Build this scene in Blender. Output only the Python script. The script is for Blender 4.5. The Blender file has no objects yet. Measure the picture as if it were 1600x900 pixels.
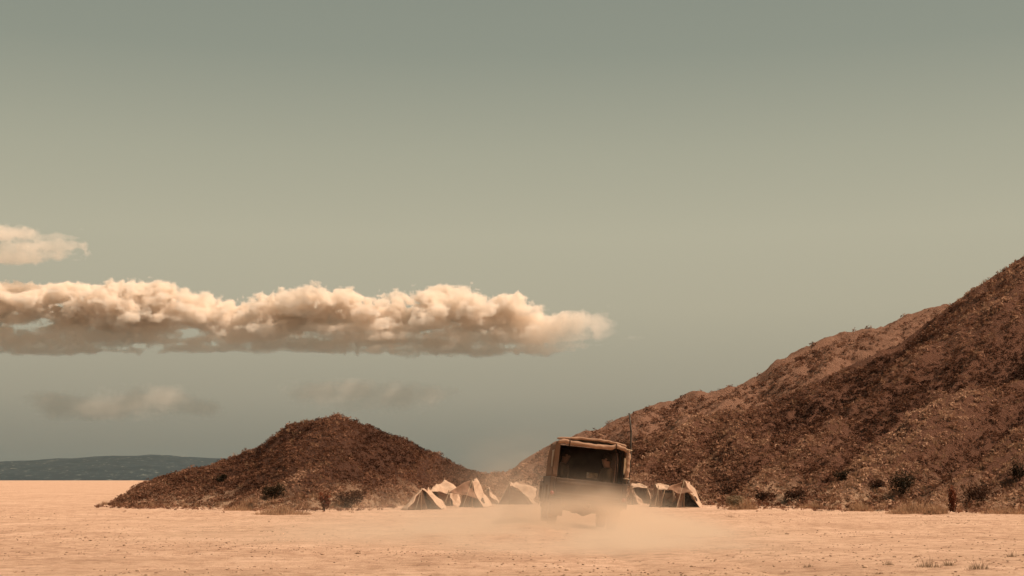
import bpy, bmesh, math, random
import numpy as np
from mathutils import Vector, Matrix, noise as mn

random.seed(7); RNG = np.random.default_rng(11)
S = bpy.context.scene
COL = S.collection
R = math.radians

# ------------------------------------------------------------------ camera
F, H0, HY = 2200.0, 1.05, 750.0          # focal length in photo pixels, eye height, horizon row
cam = bpy.data.objects.new('camera', bpy.data.cameras.new('camera'))
COL.objects.link(cam); S.camera = cam
cam.location = (0, 0, H0); cam.rotation_euler = (R(90), 0, 0)
cam.data.sensor_width = 36; cam.data.lens = 36 * F / 1600
cam.data.shift_y = 300 / 1600
cam.data.clip_start = 0.1; cam.data.clip_end = 60000

# ------------------------------------------------------------------ light
SUN_AZ, SUN_EL = R(98), R(52)            # clockwise from +y, above horizon
to_sun = Vector((math.sin(SUN_AZ)*math.cos(SUN_EL), math.cos(SUN_AZ)*math.cos(SUN_EL), math.sin(SUN_EL)))
W = bpy.data.worlds.new('World'); S.world = W; W.use_nodes = True
wn, wl = W.node_tree.nodes, W.node_tree.links
bg = wn['Background']; bg.inputs['Strength'].default_value = 0.1
sky = wn.new('ShaderNodeTexSky'); sky.sky_type = 'NISHITA'; sky.sun_disc = False
sky.sun_elevation = SUN_EL; sky.sun_rotation = SUN_AZ; sky.dust_density = 4.0; sky.air_density = 1.0
hs = wn.new('ShaderNodeHueSaturation'); hs.inputs['Saturation'].default_value = 0.35
wl.new(sky.outputs[0], hs.inputs['Color'])
tc = wn.new('ShaderNodeTexCoord'); sp = wn.new('ShaderNodeSeparateXYZ')
wl.new(tc.outputs['Generated'], sp.inputs[0])
rp = wn.new('ShaderNodeValToRGB'); wl.new(sp.outputs['Z'], rp.inputs[0])
def ramp(node, stops):
    e = node.color_ramp.elements
    while len(e) > 1: e.remove(e[-1])
    e[0].position = stops[0][0]; e[0].color = (*stops[0][1], 1)
    for p, c in stops[1:]:
        k = e.new(p); k.color = (*c, 1)
ramp(rp, [(0.0, (.106, .117, .102)), (0.02, (.170, .166, .131)), (.06, (.270, .247, .183)), (.12, (.350, .320, .230)),
          (.17, (.364, .341, .246)), (.225, (.306, .301, .222)), (.29, (.215, .231, .181)), (.36, (.181, .201, .163)), (1, (.14, .155, .138))])
sc10 = wn.new('ShaderNodeVectorMath'); sc10.operation = 'SCALE'; sc10.inputs['Scale'].default_value = 10
wl.new(rp.outputs[0], sc10.inputs[0])
mx = wn.new('ShaderNodeMix'); mx.data_type = 'RGBA'; mx.inputs['Factor'].default_value = 0.94
wl.new(hs.outputs[0], mx.inputs['A']); wl.new(sc10.outputs[0], mx.inputs['B'])
wl.new(mx.outputs['Result'], bg.inputs['Color'])
sun = bpy.data.objects.new('sun', bpy.data.lights.new('sun', 'SUN')); COL.objects.link(sun)
sun.data.energy = 5.0; sun.data.angle = R(0.53); sun.data.color = (1.0, 0.78, 0.59)
sun.rotation_euler = to_sun.to_track_quat('Z', 'Y').to_euler()
sun.location = to_sun * 50
S.view_settings.view_transform = 'Standard'; S.view_settings.look = 'None'
S.view_settings.exposure = 0.32; S.view_settings.gamma = 1.0; S.view_settings.use_curve_mapping = False
S.render.engine = 'CYCLES'
S.cycles.max_bounces = 12; S.cycles.diffuse_bounces = 2; S.cycles.volume_bounces = 8; S.cycles.volume_step_rate = 2.0; S.cycles.use_adaptive_sampling = True; S.cycles.adaptive_threshold = 0.02
S.cycles.transparent_max_bounces = 16; S.cycles.use_denoising = True

# ------------------------------------------------------------------ helpers
def px(x, y, d):                          # a photo pixel at distance d -> world point
    return Vector(((x-800)/F*d, d, H0-(y-HY)/F*d))
def gd(y): return F*H0/(y-HY)             # distance of flat ground seen at row y
def tag(o, label=None, cat=None, group=None, kind=None):
    for k, v in (('label', label), ('category', cat), ('group', group), ('kind', kind)):
        if v: o[k] = v
    return o
def empty(name, loc=(0, 0, 0), rot=(0, 0, 0)):
    o = bpy.data.objects.new(name, None); COL.objects.link(o)
    o.location = loc; o.rotation_euler = rot; o.empty_display_size = .2
    return o
def curve(pts):
    xs, ys = [p[0] for p in pts], [p[1] for p in pts]
    return lambda x: float(np.interp(x, xs, ys))
class MB:
    def __init__(s): s.v = []; s.f = []
    def add(s, v, f):
        n = len(s.v); s.v += [tuple(p) for p in v]; s.f += [[i+n for i in q] for q in f]; return s
    def box(s, c, d, rot=None):
        x, y, z = d[0]/2, d[1]/2, d[2]/2
        P = [Vector((a*x, b*y, e*z)) for e in (-1, 1) for a, b in ((-1, -1), (1, -1), (1, 1), (-1, 1))]
        if rot is not None: P = [rot @ p for p in P]
        return s.add([p+Vector(c) for p in P], [(3, 2, 1, 0), (4, 5, 6, 7), (0, 1, 5, 4), (1, 2, 6, 5), (2, 3, 7, 6), (3, 0, 4, 7)])
    def tube(s, pts, rad, n=8, cap=True):
        pts = [Vector(p) for p in pts]; m = len(pts)
        rad = [rad]*m if not hasattr(rad, '__len__') else rad
        V = []; up = None
        for i, p in enumerate(pts):
            t = (pts[min(i+1, m-1)]-pts[max(i-1, 0)]).normalized()
            if up is None:
                up = t.orthogonal().normalized()
            else:
                up = (up - t*up.dot(t)).normalized()
            w = t.cross(up)
            V += [p+(up*math.cos(2*math.pi*k/n)+w*math.sin(2*math.pi*k/n))*rad[i] for k in range(n)]
        Fc = [(i*n+k, i*n+(k+1) % n, (i+1)*n+(k+1) % n, (i+1)*n+k) for i in range(m-1) for k in range(n)]
        if cap: Fc += [tuple(range(n))[::-1], tuple((m-1)*n+k for k in range(n))]
        return s.add(V, Fc)
    def lathe(s, prof, c, axis='x', n=28):  # prof: (along axis, radius)
        V = []
        for a, r in prof:
            for k in range(n):
                t = 2*math.pi*k/n; p = (a, r*math.cos(t), r*math.sin(t))
                if axis == 'z': p = (p[1], p[2], p[0])
                if axis == 'y': p = (p[2], p[0], p[1])
                V.append(Vector(p)+Vector(c))
        Fc = [(i*n+k, (i+1)*n+k, (i+1)*n+(k+1) % n, i*n+(k+1) % n) for i in range(len(prof)-1) for k in range(n)]
        Fc += [tuple(range(n)), tuple((len(prof)-1)*n+k for k in range(n))[::-1]]
        return s.add(V, Fc)
    def build(s, name, mat, parent=None, smooth=False, bevel=0, solid=0, sub=0):
        me = bpy.data.meshes.new(name); me.from_pydata(s.v, [], s.f); me.update()
        bm = bmesh.new(); bm.from_mesh(me); bmesh.ops.recalc_face_normals(bm, faces=bm.faces); bm.to_mesh(me); bm.free()
        o = bpy.data.objects.new(name, me); COL.objects.link(o); me.materials.append(mat)
        if smooth: me.shade_smooth()
        if solid:
            m = o.modifiers.new('solid', 'SOLIDIFY'); m.thickness = solid; m.offset = 0
        if sub:
            m = o.modifiers.new('sub', 'SUBSURF'); m.levels = m.render_levels = sub
        if bevel:
            m = o.modifiers.new('bevel', 'BEVEL'); m.width = bevel; m.segments = 2; m.limit_method = 'ANGLE'
        if parent: o.parent = parent
        return o
def grid_mesh(name, V, mat, parent=None, smooth=True):   # V: (rows, cols, 3)
    r, c, _ = V.shape
    me = bpy.data.meshes.new(name)
    me.vertices.add(r*c); me.vertices.foreach_set('co', V.reshape(-1).astype(np.float32))
    i = np.arange((r-1)*(c-1)); a = (i//(c-1))*c + i % (c-1)
    q = np.stack([a, a+1, a+c+1, a+c], 1).reshape(-1)
    me.loops.add(len(q)); me.loops.foreach_set('vertex_index', q.astype(np.int32))
    me.polygons.add(len(i)); me.polygons.foreach_set('loop_start', (np.arange(len(i))*4).astype(np.int32))
    me.update(calc_edges=True); me.validate()
    if smooth: me.shade_smooth()
    me.materials.append(mat)
    o = bpy.data.objects.new(name, me); COL.objects.link(o)
    if parent: o.parent = parent
    return o
def tri_mesh(name, T, tint, mat, parent=None):           # T: (n,3,3) triangles, tint: (n,) one value per triangle
    n = len(T); me = bpy.data.meshes.new(name)
    me.vertices.add(n*3); me.vertices.foreach_set('co', T.reshape(-1).astype(np.float32))
    me.loops.add(n*3); me.loops.foreach_set('vertex_index', np.arange(n*3, dtype=np.int32))
    me.polygons.add(n); me.polygons.foreach_set('loop_start', (np.arange(n)*3).astype(np.int32))
    me.update(calc_edges=True)
    at = me.attributes.new('tint', 'FLOAT', 'FACE'); at.data.foreach_set('value', tint.astype(np.float32))
    me.materials.append(mat)
    o = bpy.data.objects.new(name, me); COL.objects.link(o)
    if parent: o.parent = parent
    return o

# ------------------------------------------------------------------ materials
def nodes(name):
    m = bpy.data.materials.new(name); m.use_nodes = True
    return m, m.node_tree.nodes, m.node_tree.links, m.node_tree.nodes['Principled BSDF']
def N(n, l, kind, **kw):
    k = n.new(kind)
    for a, b in kw.items():
        if a in k.inputs: k.inputs[a].default_value = b
        else: setattr(k, a, b)
    return k
def noisy(name, stops, scale=3.0, rough=.9, detail=6, bump=0, bscale=None, coord='Object', metal=0, spec=.2, stretch=(1, 1, 1), bdist=.02, sub=None):
    m, n, l, b = nodes(name)
    t = n.new('ShaderNodeTexCoord'); mp = n.new('ShaderNodeMapping'); mp.inputs['Scale'].default_value = stretch
    l.new(t.outputs[coord], mp.inputs[0])
    z = N(n, l, 'ShaderNodeTexNoise', Scale=scale, Detail=detail, Roughness=.62); l.new(mp.outputs[0], z.inputs['Vector'])
    r = n.new('ShaderNodeValToRGB'); ramp(r, stops); l.new(z.outputs['Fac'], r.inputs[0])
    l.new(r.outputs[0], b.inputs['Base Color'])
    b.inputs['Roughness'].default_value = rough; b.inputs['Metallic'].default_value = metal; b.inputs['Specular IOR Level'].default_value = spec
    if bump:
        z2 = N(n, l, 'ShaderNodeTexNoise', Scale=bscale or scale*4, Detail=8, Roughness=.65); l.new(mp.outputs[0], z2.inputs['Vector'])
        bp = N(n, l, 'ShaderNodeBump', Strength=bump, Distance=bdist); l.new(z2.outputs['Fac'], bp.inputs['Height']); l.new(bp.outputs[0], b.inputs['Normal'])
    return m
def leafmat(name, stops, trans=.25):
    m, n, l, b = nodes(name)
    a = n.new('ShaderNodeAttribute'); a.attribute_name = 'tint'
    r = n.new('ShaderNodeValToRGB'); ramp(r, stops); l.new(a.outputs['Fac'], r.inputs[0])
    l.new(r.outputs[0], b.inputs['Base Color']); b.inputs['Roughness'].default_value = .85; b.inputs['Specular IOR Level'].default_value = .1
    tr = n.new('ShaderNodeBsdfTranslucent'); l.new(r.outputs[0], tr.inputs['Color'])
    ms = n.new('ShaderNodeMixShader'); ms.inputs[0].default_value = trans
    l.new(b.outputs[0], ms.inputs[1]); l.new(tr.outputs[0], ms.inputs[2])
    l.new(ms.outputs[0], n['Material Output'].inputs['Surface'])
    return m
def cloth(name, a, b, trans=.2, scale=6):
    m = noisy(name, [(.3, a), (.7, b)], scale, .95, bump=.35, bscale=30, bdist=.01, spec=.05)
    n, l = m.node_tree.nodes, m.node_tree.links
    tr = n.new('ShaderNodeBsdfTranslucent'); l.new(n['Color Ramp'].outputs[0], tr.inputs['Color'])
    ms = n.new('ShaderNodeMixShader'); ms.inputs[0].default_value = trans
    l.new(n['Principled BSDF'].outputs[0], ms.inputs[1]); l.new(tr.outputs[0], ms.inputs[2])
    l.new(ms.outputs[0], n['Material Output'].inputs['Surface'])
    return m

def sand_material():
    m, n, l, b = nodes('sand')
    t = n.new('ShaderNodeTexCoord')
    z1 = N(n, l, 'ShaderNodeTexNoise', Scale=.45, Detail=9, Roughness=.72); l.new(t.outputs['Object'], z1.inputs['Vector'])
    r1 = n.new('ShaderNodeValToRGB'); ramp(r1, [(.3, (.46, .293, .20)), (.5, (.58, .38, .266)), (.70, (.71, .485, .355))]); l.new(z1.outputs['Fac'], r1.inputs[0])
    # gravelly patches with darker stones and clods
    z2 = N(n, l, 'ShaderNodeTexNoise', Scale=3.2, Detail=11, Roughness=.8); l.new(t.outputs['Object'], z2.inputs['Vector'])
    r2 = n.new('ShaderNodeValToRGB'); ramp(r2, [(.33, (.26, .19, .16)), (.45, (.72, .65, .61)), (.54, (1, 1, 1)), (.68, (1.0, .98, .95))]); l.new(z2.outputs['Fac'], r2.inputs[0])
    mpt = N(n, l, 'ShaderNodeTexNoise', Scale=.13, Detail=4, Roughness=.6); l.new(t.outputs['Object'], mpt.inputs['Vector'])
    rm = N(n, l, 'ShaderNodeMapRange'); rm.inputs['From Min'].default_value = .40; rm.inputs['From Max'].default_value = .6
    rm.inputs['To Min'].default_value = .50; l.new(mpt.outputs['Fac'], rm.inputs['Value'])
    mu = n.new('ShaderNodeMix'); mu.data_type = 'RGBA'; mu.blend_type = 'MULTIPLY'
    l.new(rm.outputs[0], mu.inputs['Factor']); l.new(r1.outputs[0], mu.inputs['A']); l.new(r2.outputs[0], mu.inputs['B'])
    l.new(mu.outputs['Result'], b.inputs['Base Color'])
    b.inputs['Roughness'].default_value = .95; b.inputs['Specular IOR Level'].default_value = .1
    bp = N(n, l, 'ShaderNodeBump', Strength=.9, Distance=.08); l.new(z2.outputs['Fac'], bp.inputs['Height']); l.new(bp.outputs[0], b.inputs['Normal'])
    return m
SAND = sand_material()
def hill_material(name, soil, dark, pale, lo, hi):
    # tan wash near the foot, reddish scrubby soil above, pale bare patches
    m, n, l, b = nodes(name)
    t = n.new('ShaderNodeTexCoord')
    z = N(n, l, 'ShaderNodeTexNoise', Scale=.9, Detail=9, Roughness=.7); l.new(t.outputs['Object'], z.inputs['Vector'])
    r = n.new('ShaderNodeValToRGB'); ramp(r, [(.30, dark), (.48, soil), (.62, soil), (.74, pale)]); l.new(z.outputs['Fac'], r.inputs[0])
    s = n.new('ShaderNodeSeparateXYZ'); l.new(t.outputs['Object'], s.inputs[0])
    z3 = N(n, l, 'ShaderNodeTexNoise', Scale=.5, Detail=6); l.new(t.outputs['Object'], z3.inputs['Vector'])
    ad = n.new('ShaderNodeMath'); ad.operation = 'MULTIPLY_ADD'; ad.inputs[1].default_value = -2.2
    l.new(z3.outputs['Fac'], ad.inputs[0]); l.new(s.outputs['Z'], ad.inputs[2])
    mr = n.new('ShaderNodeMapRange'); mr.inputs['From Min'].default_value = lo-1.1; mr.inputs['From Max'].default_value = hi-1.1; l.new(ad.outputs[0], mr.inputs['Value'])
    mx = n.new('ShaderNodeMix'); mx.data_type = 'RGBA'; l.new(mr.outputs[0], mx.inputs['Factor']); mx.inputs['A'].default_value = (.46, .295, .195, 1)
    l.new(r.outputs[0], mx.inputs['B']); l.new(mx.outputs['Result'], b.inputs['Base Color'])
    b.inputs['Roughness'].default_value = .95; b.inputs['Specular IOR Level'].default_value = .05
    z2 = N(n, l, 'ShaderNodeTexNoise', Scale=5, Detail=9, Roughness=.7); l.new(t.outputs['Object'], z2.inputs['Vector'])
    bp = N(n, l, 'ShaderNodeBump', Strength=1.0, Distance=.35); l.new(z2.outputs['Fac'], bp.inputs['Height']); l.new(bp.outputs[0], b.inputs['Normal'])
    return m
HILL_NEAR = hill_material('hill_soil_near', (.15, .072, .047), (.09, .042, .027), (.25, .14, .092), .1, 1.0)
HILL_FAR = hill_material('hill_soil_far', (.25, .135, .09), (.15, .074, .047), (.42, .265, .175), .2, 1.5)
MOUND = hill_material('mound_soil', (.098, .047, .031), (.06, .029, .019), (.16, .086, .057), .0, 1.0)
HEAD = noisy('headland_scrub', [(.35, (.008, .017, .024)), (.56, (.015, .027, .036)), (.62, (.03, .042, .047)), (.68, (.24, .25, .21))], .05, .95, detail=6)
SCRUB = leafmat('dry_scrub', [(0, (.046, .019, .011)), (.3, (.105, .045, .026)), (.6, (.20, .093, .055)), (.85, (.315, .168, .105)), (1, (.43, .255, .165))])
DRYGRASS = leafmat('dry_grass', [(0, (.30, .17, .10)), (.5, (.44, .265, .16)), (1, (.56, .37, .23))], .4)
BUSHDARK = leafmat('dark_foliage', [(0, (.014, .010, .006)), (.6, (.034, .024, .013)), (1, (.07, .046, .025))], .15)
BUSHBROWN = leafmat('brown_foliage', [(0, (.03, .014, .009)), (.6, (.075, .034, .02)), (1, (.13, .065, .037))], .2)
BUSHRED = leafmat('rust_foliage', [(0, (.07, .02, .010)), (.6, (.14, .042, .021)), (1, (.22, .08, .04))], .2)
BUSHGREY = leafmat('grey_foliage', [(0, (.15, .105, .065)), (.6, (.25, .18, .11)), (1, (.36, .26, .165))], .25)
BUSHWEED = leafmat('weed_stalks', [(0, (.18, .125, .08)), (.6, (.32, .225, .145)), (1, (.46, .33, .22))], .35)
TWIG = noisy('twig', [(.3, (.06, .035, .022)), (.7, (.11, .065, .04))], 20)
ROCK = leafmat('stone', [(0, (.20, .122, .08)), (.3, (.34, .22, .147)), (1, (.56, .385, .27))], 0)
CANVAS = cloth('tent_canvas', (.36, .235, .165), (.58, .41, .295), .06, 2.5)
CANVAS_SHADE = cloth('tent_canvas_shaded', (.19, .105, .068), (.26, .15, .10), .03)  # darker canvas: shade put into the colour of fronts, awnings and turned-away walls
GROUNDCLOTH = cloth('ground_cloth', (.30, .20, .135), (.38, .27, .18), .0)
WOOD = noisy('pole_wood', [(.3, (.16, .095, .055)), (.7, (.26, .165, .10))], 12, .8)
ROPE = noisy('rope', [(.3, (.40, .30, .20)), (.7, (.50, .39, .27))], 30)
BAG = cloth('kit_bag_cloth', (.045, .026, .018), (.075, .045, .03), .0)
PAINT = noisy('dusty_olive_paint', [(.3, (.07, .044, .029)), (.6, (.11, .07, .046)), (.75, (.20, .13, .085))], 3.5, .6, bump=.1, spec=.3)
DARKM = noisy('dark_metal', [(.3, (.035, .028, .022)), (.7, (.09, .068, .05))], 6, .6, spec=.3)
RUBBER = noisy('dusty_rubber', [(.3, (.03, .025, .021)), (.65, (.085, .062, .044))], 8, .85)
TRUCKCLOTH = cloth('truck_canvas', (.18, .105, .07), (.245, .148, .10), .05, 3)
ROLLCLOTH = cloth('rolled_canvas', (.31, .185, .125), (.42, .265, .18), .05, 9)
SKIN = noisy('skin', [(.3, (.27, .14, .09)), (.7, (.34, .185, .125))], 8, .6)
HAIR = noisy('hair', [(.3, (.02, .013, .009)), (.7, (.045, .028, .018))], 40)
SHIRT = cloth('shirt_khaki', (.17, .115, .075), (.23, .16, .105), 0)
LAMP = noisy('red_lens', [(.3, (.20, .02, .015)), (.7, (.26, .03, .02))], 9, .3, spec=.5)
def pane_mat():
    m, n, l, b = nodes('clouded_pane')
    b.inputs['Base Color'].default_value = (.62, .50, .38, 1); b.inputs['Roughness'].default_value = .35
    b.inputs['Transmission Weight'].default_value = .35
    tr = n.new('ShaderNodeBsdfTranslucent'); tr.inputs['Color'].default_value = (.75, .62, .47, 1)
    ms = n.new('ShaderNodeMixShader'); ms.inputs[0].default_value = .5
    l.new(b.outputs[0], ms.inputs[1]); l.new(tr.outputs[0], ms.inputs[2]); l.new(ms.outputs[0], n['Material Output'].inputs['Surface'])
    return m
PANE = pane_mat()
def glass_mat():
    m, n, l, b = nodes('windscreen_glass')
    tr = n.new('ShaderNodeBsdfTransparent'); tr.inputs['Color'].default_value = (.86, .86, .80, 1)
    gl = n.new('ShaderNodeBsdfGlossy'); gl.inputs['Roughness'].default_value = .05
    ms = n.new('ShaderNodeMixShader'); ms.inputs[0].default_value = .08
    l.new(tr.outputs[0], ms.inputs[1]); l.new(gl.outputs[0], ms.inputs[2]); l.new(ms.outputs[0], n['Material Output'].inputs['Surface'])
    return m
GLASS = glass_mat()

# ------------------------------------------------------------------ ground
TRX, TRY, ROLL, YAW = 1.545, 30.2, R(6.0), R(1.9)
def fbm(x, y, s, o=4):
    return mn.fractal(Vector((x/s, y/s, 3.7)), 1.0, 2.0, o, noise_basis='PERLIN_ORIGINAL')
def ground_z(x, y):
    if not (-60 < x < 60 and 5 < y < 90): return 0.0
    z = .035*fbm(x, y, 3.0) + .012*fbm(x, y, .5, 3)
    # ground tips down to the right under the truck
    fx, fy = -math.sin(YAW), math.cos(YAW)
    ax = (x-TRX)*fx+(y-TRY)*fy; lx = (x-TRX)*fy-(y-TRY)*fx
    w = math.exp(-max(0, abs(ax-1.6)-2.6)**2/2.5)*math.exp(-max(0, abs(lx)-1.1)**2/1.2)
    z = z*(1-w) + w*(-math.tan(ROLL)*max(-1.3, min(1.3, lx)))
    # old wheel tracks
    for off in (-.68, .68):
        z -= .03*math.exp(-((x-(TRX+off+(y-TRY)*-.06))/.13)**2)*(1 if y < TRY else 0)
    return z
def axis(dense0, dense1, step, far0, far1):
    a = list(np.arange(dense0, dense1, step)); s = step; p = a[-1]
    while p < far1: s *= 1.25; p = min(far1, p+s); a.append(p)
    s = step; p = dense0; lo = []
    while p > far0: s *= 1.25; p = max(far0, p-s); lo.append(p)
    return np.array(lo[::-1]+a)
GX = axis(-13, 20, .13, -5000, 5000); GY = axis(13, 54, .16, -400, 5000)
gv = np.zeros((len(GY), len(GX), 3)); gv[..., 0] = GX[None, :]; gv[..., 1] = GY[:, None]
gv[..., 2] = [[ground_z(x, y) for x in GX] for y in GY]
tag(grid_mesh('ground', gv, SAND), kind='structure', label='flat pale tan sand and gravel plain')

# ------------------------------------------------------------------ hills
HILLS = {}
def hill(name, label, mat, x0, x1, step, crest, foot, cd, rows, relief, gully, power=1.1, seed=0.0, back=.7, parts=1):
    cols = np.arange(x0, x1+step, step)
    ts = np.concatenate([np.linspace(-.06, 1, rows), np.linspace(1, 1+back, rows//3)[1:]])
    V = np.zeros((len(ts), len(cols), 3)); Q = np.zeros((len(ts), len(cols)))
    for j, c in enumerate(cols):
        yc, B, D = crest(c), foot(c), cd(c); jit = 1.6*mn.noise(Vector((c/45, seed, 0)))+.8*mn.noise(Vector((c/14, seed, 3)))
        zc = H0+(HY-yc)/F*D
        for i, t in enumerate(ts):
            Y = B+(D-B)*t+jit*max(0, 1-max(0, t)*3)**2; X = (c-800)/F*Y
            if t <= 1:
                s = max(0, t); p = .35*s**power+.65*(s*s*(3-2*s))**.95
                z = -.12+(zc+.12)*p
            else:
                q = (t-1)/back; z = -.12+(zc+.12)*(1-q*q*(3-2*q))
            py = HY-(z-H0)/Y*F
            q1 = (c*.52+py*.85); r1 = (c*.85-py*.52)
            g = .9*mn.noise(Vector((q1/70, r1/330, seed+4))) + .8*mn.noise(Vector((q1/36, r1/200, seed))) + .5*mn.noise(Vector((q1/19, r1/110, seed+9))) + .35*mn.noise(Vector((q1/8, r1/45, seed+19)))
            n1 = mn.fractal(Vector((X/2.6, Y/2.6, seed)), .9, 2.0, 6, noise_basis='PERLIN_ORIGINAL')
            env = min(1, max(0, zc)/2.0)*min(1, max(0, t)*6+.2)
            soft = .35 if abs(t-1) < .08 else 1
            V[i, j] = (X, Y, z+env*(relief*n1+gully*g*soft)); Q[i, j] = g+.55*n1
    o = grid_mesh(name, V, mat); tag(o, label, kind='structure')
    HILLS[name] = (V, Q, ts, cols)
    return o
near_crest = curve([(800, 800), (850, 775), (900, 742), (985, 700), (1040, 684), (1110, 668), (1180, 641), (1250, 609), (1320, 580), (1400, 535),
                    (1480, 486), (1520, 460), (1560, 431), (1600, 405), (1700, 335), (1800, 280), (1900, 250), (2100, 240)])
near_foot = curve([(800, 64), (900, 61), (1000, 59), (1110, 57.5), (1160, 53.5), (1300, 50), (1450, 47.5), (1600, 46.5), (2100, 46)])
near_cd = curve([(800, 66), (1000, 72), (1200, 80), (1400, 88), (1600, 95), (2100, 100)])
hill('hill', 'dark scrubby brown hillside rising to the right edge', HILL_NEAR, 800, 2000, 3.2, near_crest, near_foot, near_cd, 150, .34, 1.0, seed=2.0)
far_crest = curve([(640, 765), (700, 757), (770, 748), (800, 738), (830, 716), (860, 697), (900, 680), (940, 667), (985, 645), (1060, 621), (1130, 602), (1185, 588), (1215, 565), (1250, 543),
                   (1290, 527), (1330, 521), (1380, 508), (1430, 492), (1480, 478), (1550, 462), (1700, 430), (1900, 420)])
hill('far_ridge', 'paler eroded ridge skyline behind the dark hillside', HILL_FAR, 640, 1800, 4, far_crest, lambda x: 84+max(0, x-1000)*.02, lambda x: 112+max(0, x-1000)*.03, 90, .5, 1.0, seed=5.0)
mound_crest = curve([(100, 805), (165, 792), (190, 776), (215, 759), (249, 747), (327, 730), (359, 720), (396, 705), (430, 681), (448, 668), (468, 661), (500, 656), (524, 653), (545, 656),
                     (562, 663), (593, 671), (640, 689), (670, 706), (700, 722), (740, 737), (770, 745), (800, 757), (850, 790), (900, 800)])
mound_foot = curve([(100, 58), (150, 56), (200, 53.5), (300, 52), (450, 49), (540, 50), (610, 54), (660, 58), (700, 62), (760, 65), (900, 68)])
mound_cd = curve([(100, 60), (200, 60), (350, 63), (524, 66), (700, 72), (900, 74)])
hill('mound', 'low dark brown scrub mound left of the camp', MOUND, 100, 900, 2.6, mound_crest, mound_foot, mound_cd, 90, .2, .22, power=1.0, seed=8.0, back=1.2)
head_crest = curve([(-700, 735), (-500, 728), (-200, 724), (0, 721), (60, 719), (110, 715), (160, 713), (235, 710.5), (270, 712), (310, 714.5), (360, 717), (420, 720), (520, 729), (640, 738), (760, 744), (900, 750), (1000, 752)])
def headland():
    cols = np.arange(-700, 1001, 5.0); ts = np.linspace(0, 1.5, 46); V = np.zeros((len(ts), len(cols), 3))
    for j, c in enumerate(cols):
        zc = H0+(HY-head_crest(c))/F*4000
        for i, t in enumerate(ts):
            Y = 3300+700*t; p = t**.8 if t <= 1 else max(0, 1-(t-1)*2)
            X = (c-800)/F*Y
            V[i, j] = (X, Y, -2+(zc+2)*p+4.0*mn.fractal(Vector((X/160, Y/160, 1)), .9, 2, 5, noise_basis='PERLIN_ORIGINAL')*min(1, 4*t))
    return grid_mesh('headland', V, HEAD)
tag(headland(), 'dark blue-green headland on the horizon at far left', kind='structure')

# ------------------------------------------------------------------ scrub cover on the hills (uncountable)
def clump(n, kind, rng):
    T = np.zeros((n, 3, 3))
    for k in range(n):
        if kind == 'grass':
            a = rng.uniform(0, 2*math.pi); r = rng.uniform(0, .35); b = np.array([r*math.cos(a), r*math.sin(a), 0])
            lean = rng.uniform(.05, .6); h = rng.uniform(.55, 1.1)
            tip = b+np.array([math.cos(a)*lean*h, math.sin(a)*lean*h, h])
            w = np.array([-math.sin(a), math.cos(a), 0])*rng.uniform(.03, .07)
            T[k] = [b-w, b+w, tip]
        else:
            d = rng.normal(size=3); d /= np.linalg.norm(d); d[2] = abs(d[2])
            c = d*np.array([.5, .5, .75])*rng.uniform(.45, 1.0)**.6
            u = rng.normal(size=3); u /= np.linalg.norm(u); v = np.cross(u, d+rng.normal(size=3)*.7); v /= np.linalg.norm(v)+1e-6
            s = rng.uniform(.16, .34)
            T[k] = [c-u*s, c+u*s*.7+v*s*.5, c+v*s*.9-u*s*.2]
    return T
CL_SCRUB = [clump(20, 'scrub', RNG) for _ in range(9)]
CL_GRASS = [clump(16, 'grass', RNG) for _ in range(4)]
def scatter(name, label, hname, n, protos, mat, size, keep, tmax=1.12, squash=.8, tint=(0, 1), seed=1, tmin=0.0, shift=None):
    V, Q, ts, cols = HILLS[hname]; rng = np.random.default_rng(seed)
    out, tt = [], []
    k = 0; tries = 0
    while k < n and tries < n*8:
        tries += 1
        t = rng.uniform(tmin, tmax); fi = np.interp(t, ts, np.arange(len(ts))); fj = rng.uniform(0, len(cols)-1.001)
        i, j = int(fi), int(fj)
        if i >= len(ts)-1: continue
        a, b = fi-i, fj-j
        p = V[i, j]*(1-a)*(1-b)+V[i+1, j]*a*(1-b)+V[i, j+1]*(1-a)*b+V[i+1, j+1]*a*b
        if p[2] < -.02: continue
        q = Q[i, j]
        if rng.random() > keep(p, q, t, cols[j]): continue
        s = rng.uniform(*size)*rng.choice([.7, 1, 1, 1.35])
        an = rng.uniform(0, 6.283); c, sn = math.cos(an), math.sin(an)
        P = protos[rng.integers(len(protos))]
        M = np.array([[c, -sn, 0], [sn, c, 0], [0, 0, squash*rng.uniform(.7, 1.3)]])*s
        out.append(P@M.T+p-np.array([0, 0, .05*s])); 
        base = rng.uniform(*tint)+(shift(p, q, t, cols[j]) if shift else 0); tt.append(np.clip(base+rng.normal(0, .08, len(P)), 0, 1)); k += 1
    o = tri_mesh(name, np.concatenate(out), np.concatenate(tt), mat)
    return tag(o, label, kind='stuff')
sig = lambda v, c, w: 1/(1+math.exp(-(v-c)/w))
def on_slope(p, q, t, c):                 # clump tint: paler on the spurs, dry-grass tan low down, darker in the folds
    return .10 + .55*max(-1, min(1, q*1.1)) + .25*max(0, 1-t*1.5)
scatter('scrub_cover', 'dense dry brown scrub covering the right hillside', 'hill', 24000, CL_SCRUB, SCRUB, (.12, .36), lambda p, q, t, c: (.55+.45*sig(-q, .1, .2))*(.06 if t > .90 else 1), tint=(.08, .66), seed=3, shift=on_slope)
scatter('dry_grass_cover', 'tufts of dry tan grass between the scrub on the right hillside', 'hill', 5200, CL_GRASS, DRYGRASS, (.10, .24), lambda p, q, t, c: (.15+.7*sig(q, .05, .1))*(1.0 if t < .25 else .25)*(.3 if t > .93 else 1), tint=(.0, .45), seed=4)
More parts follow.
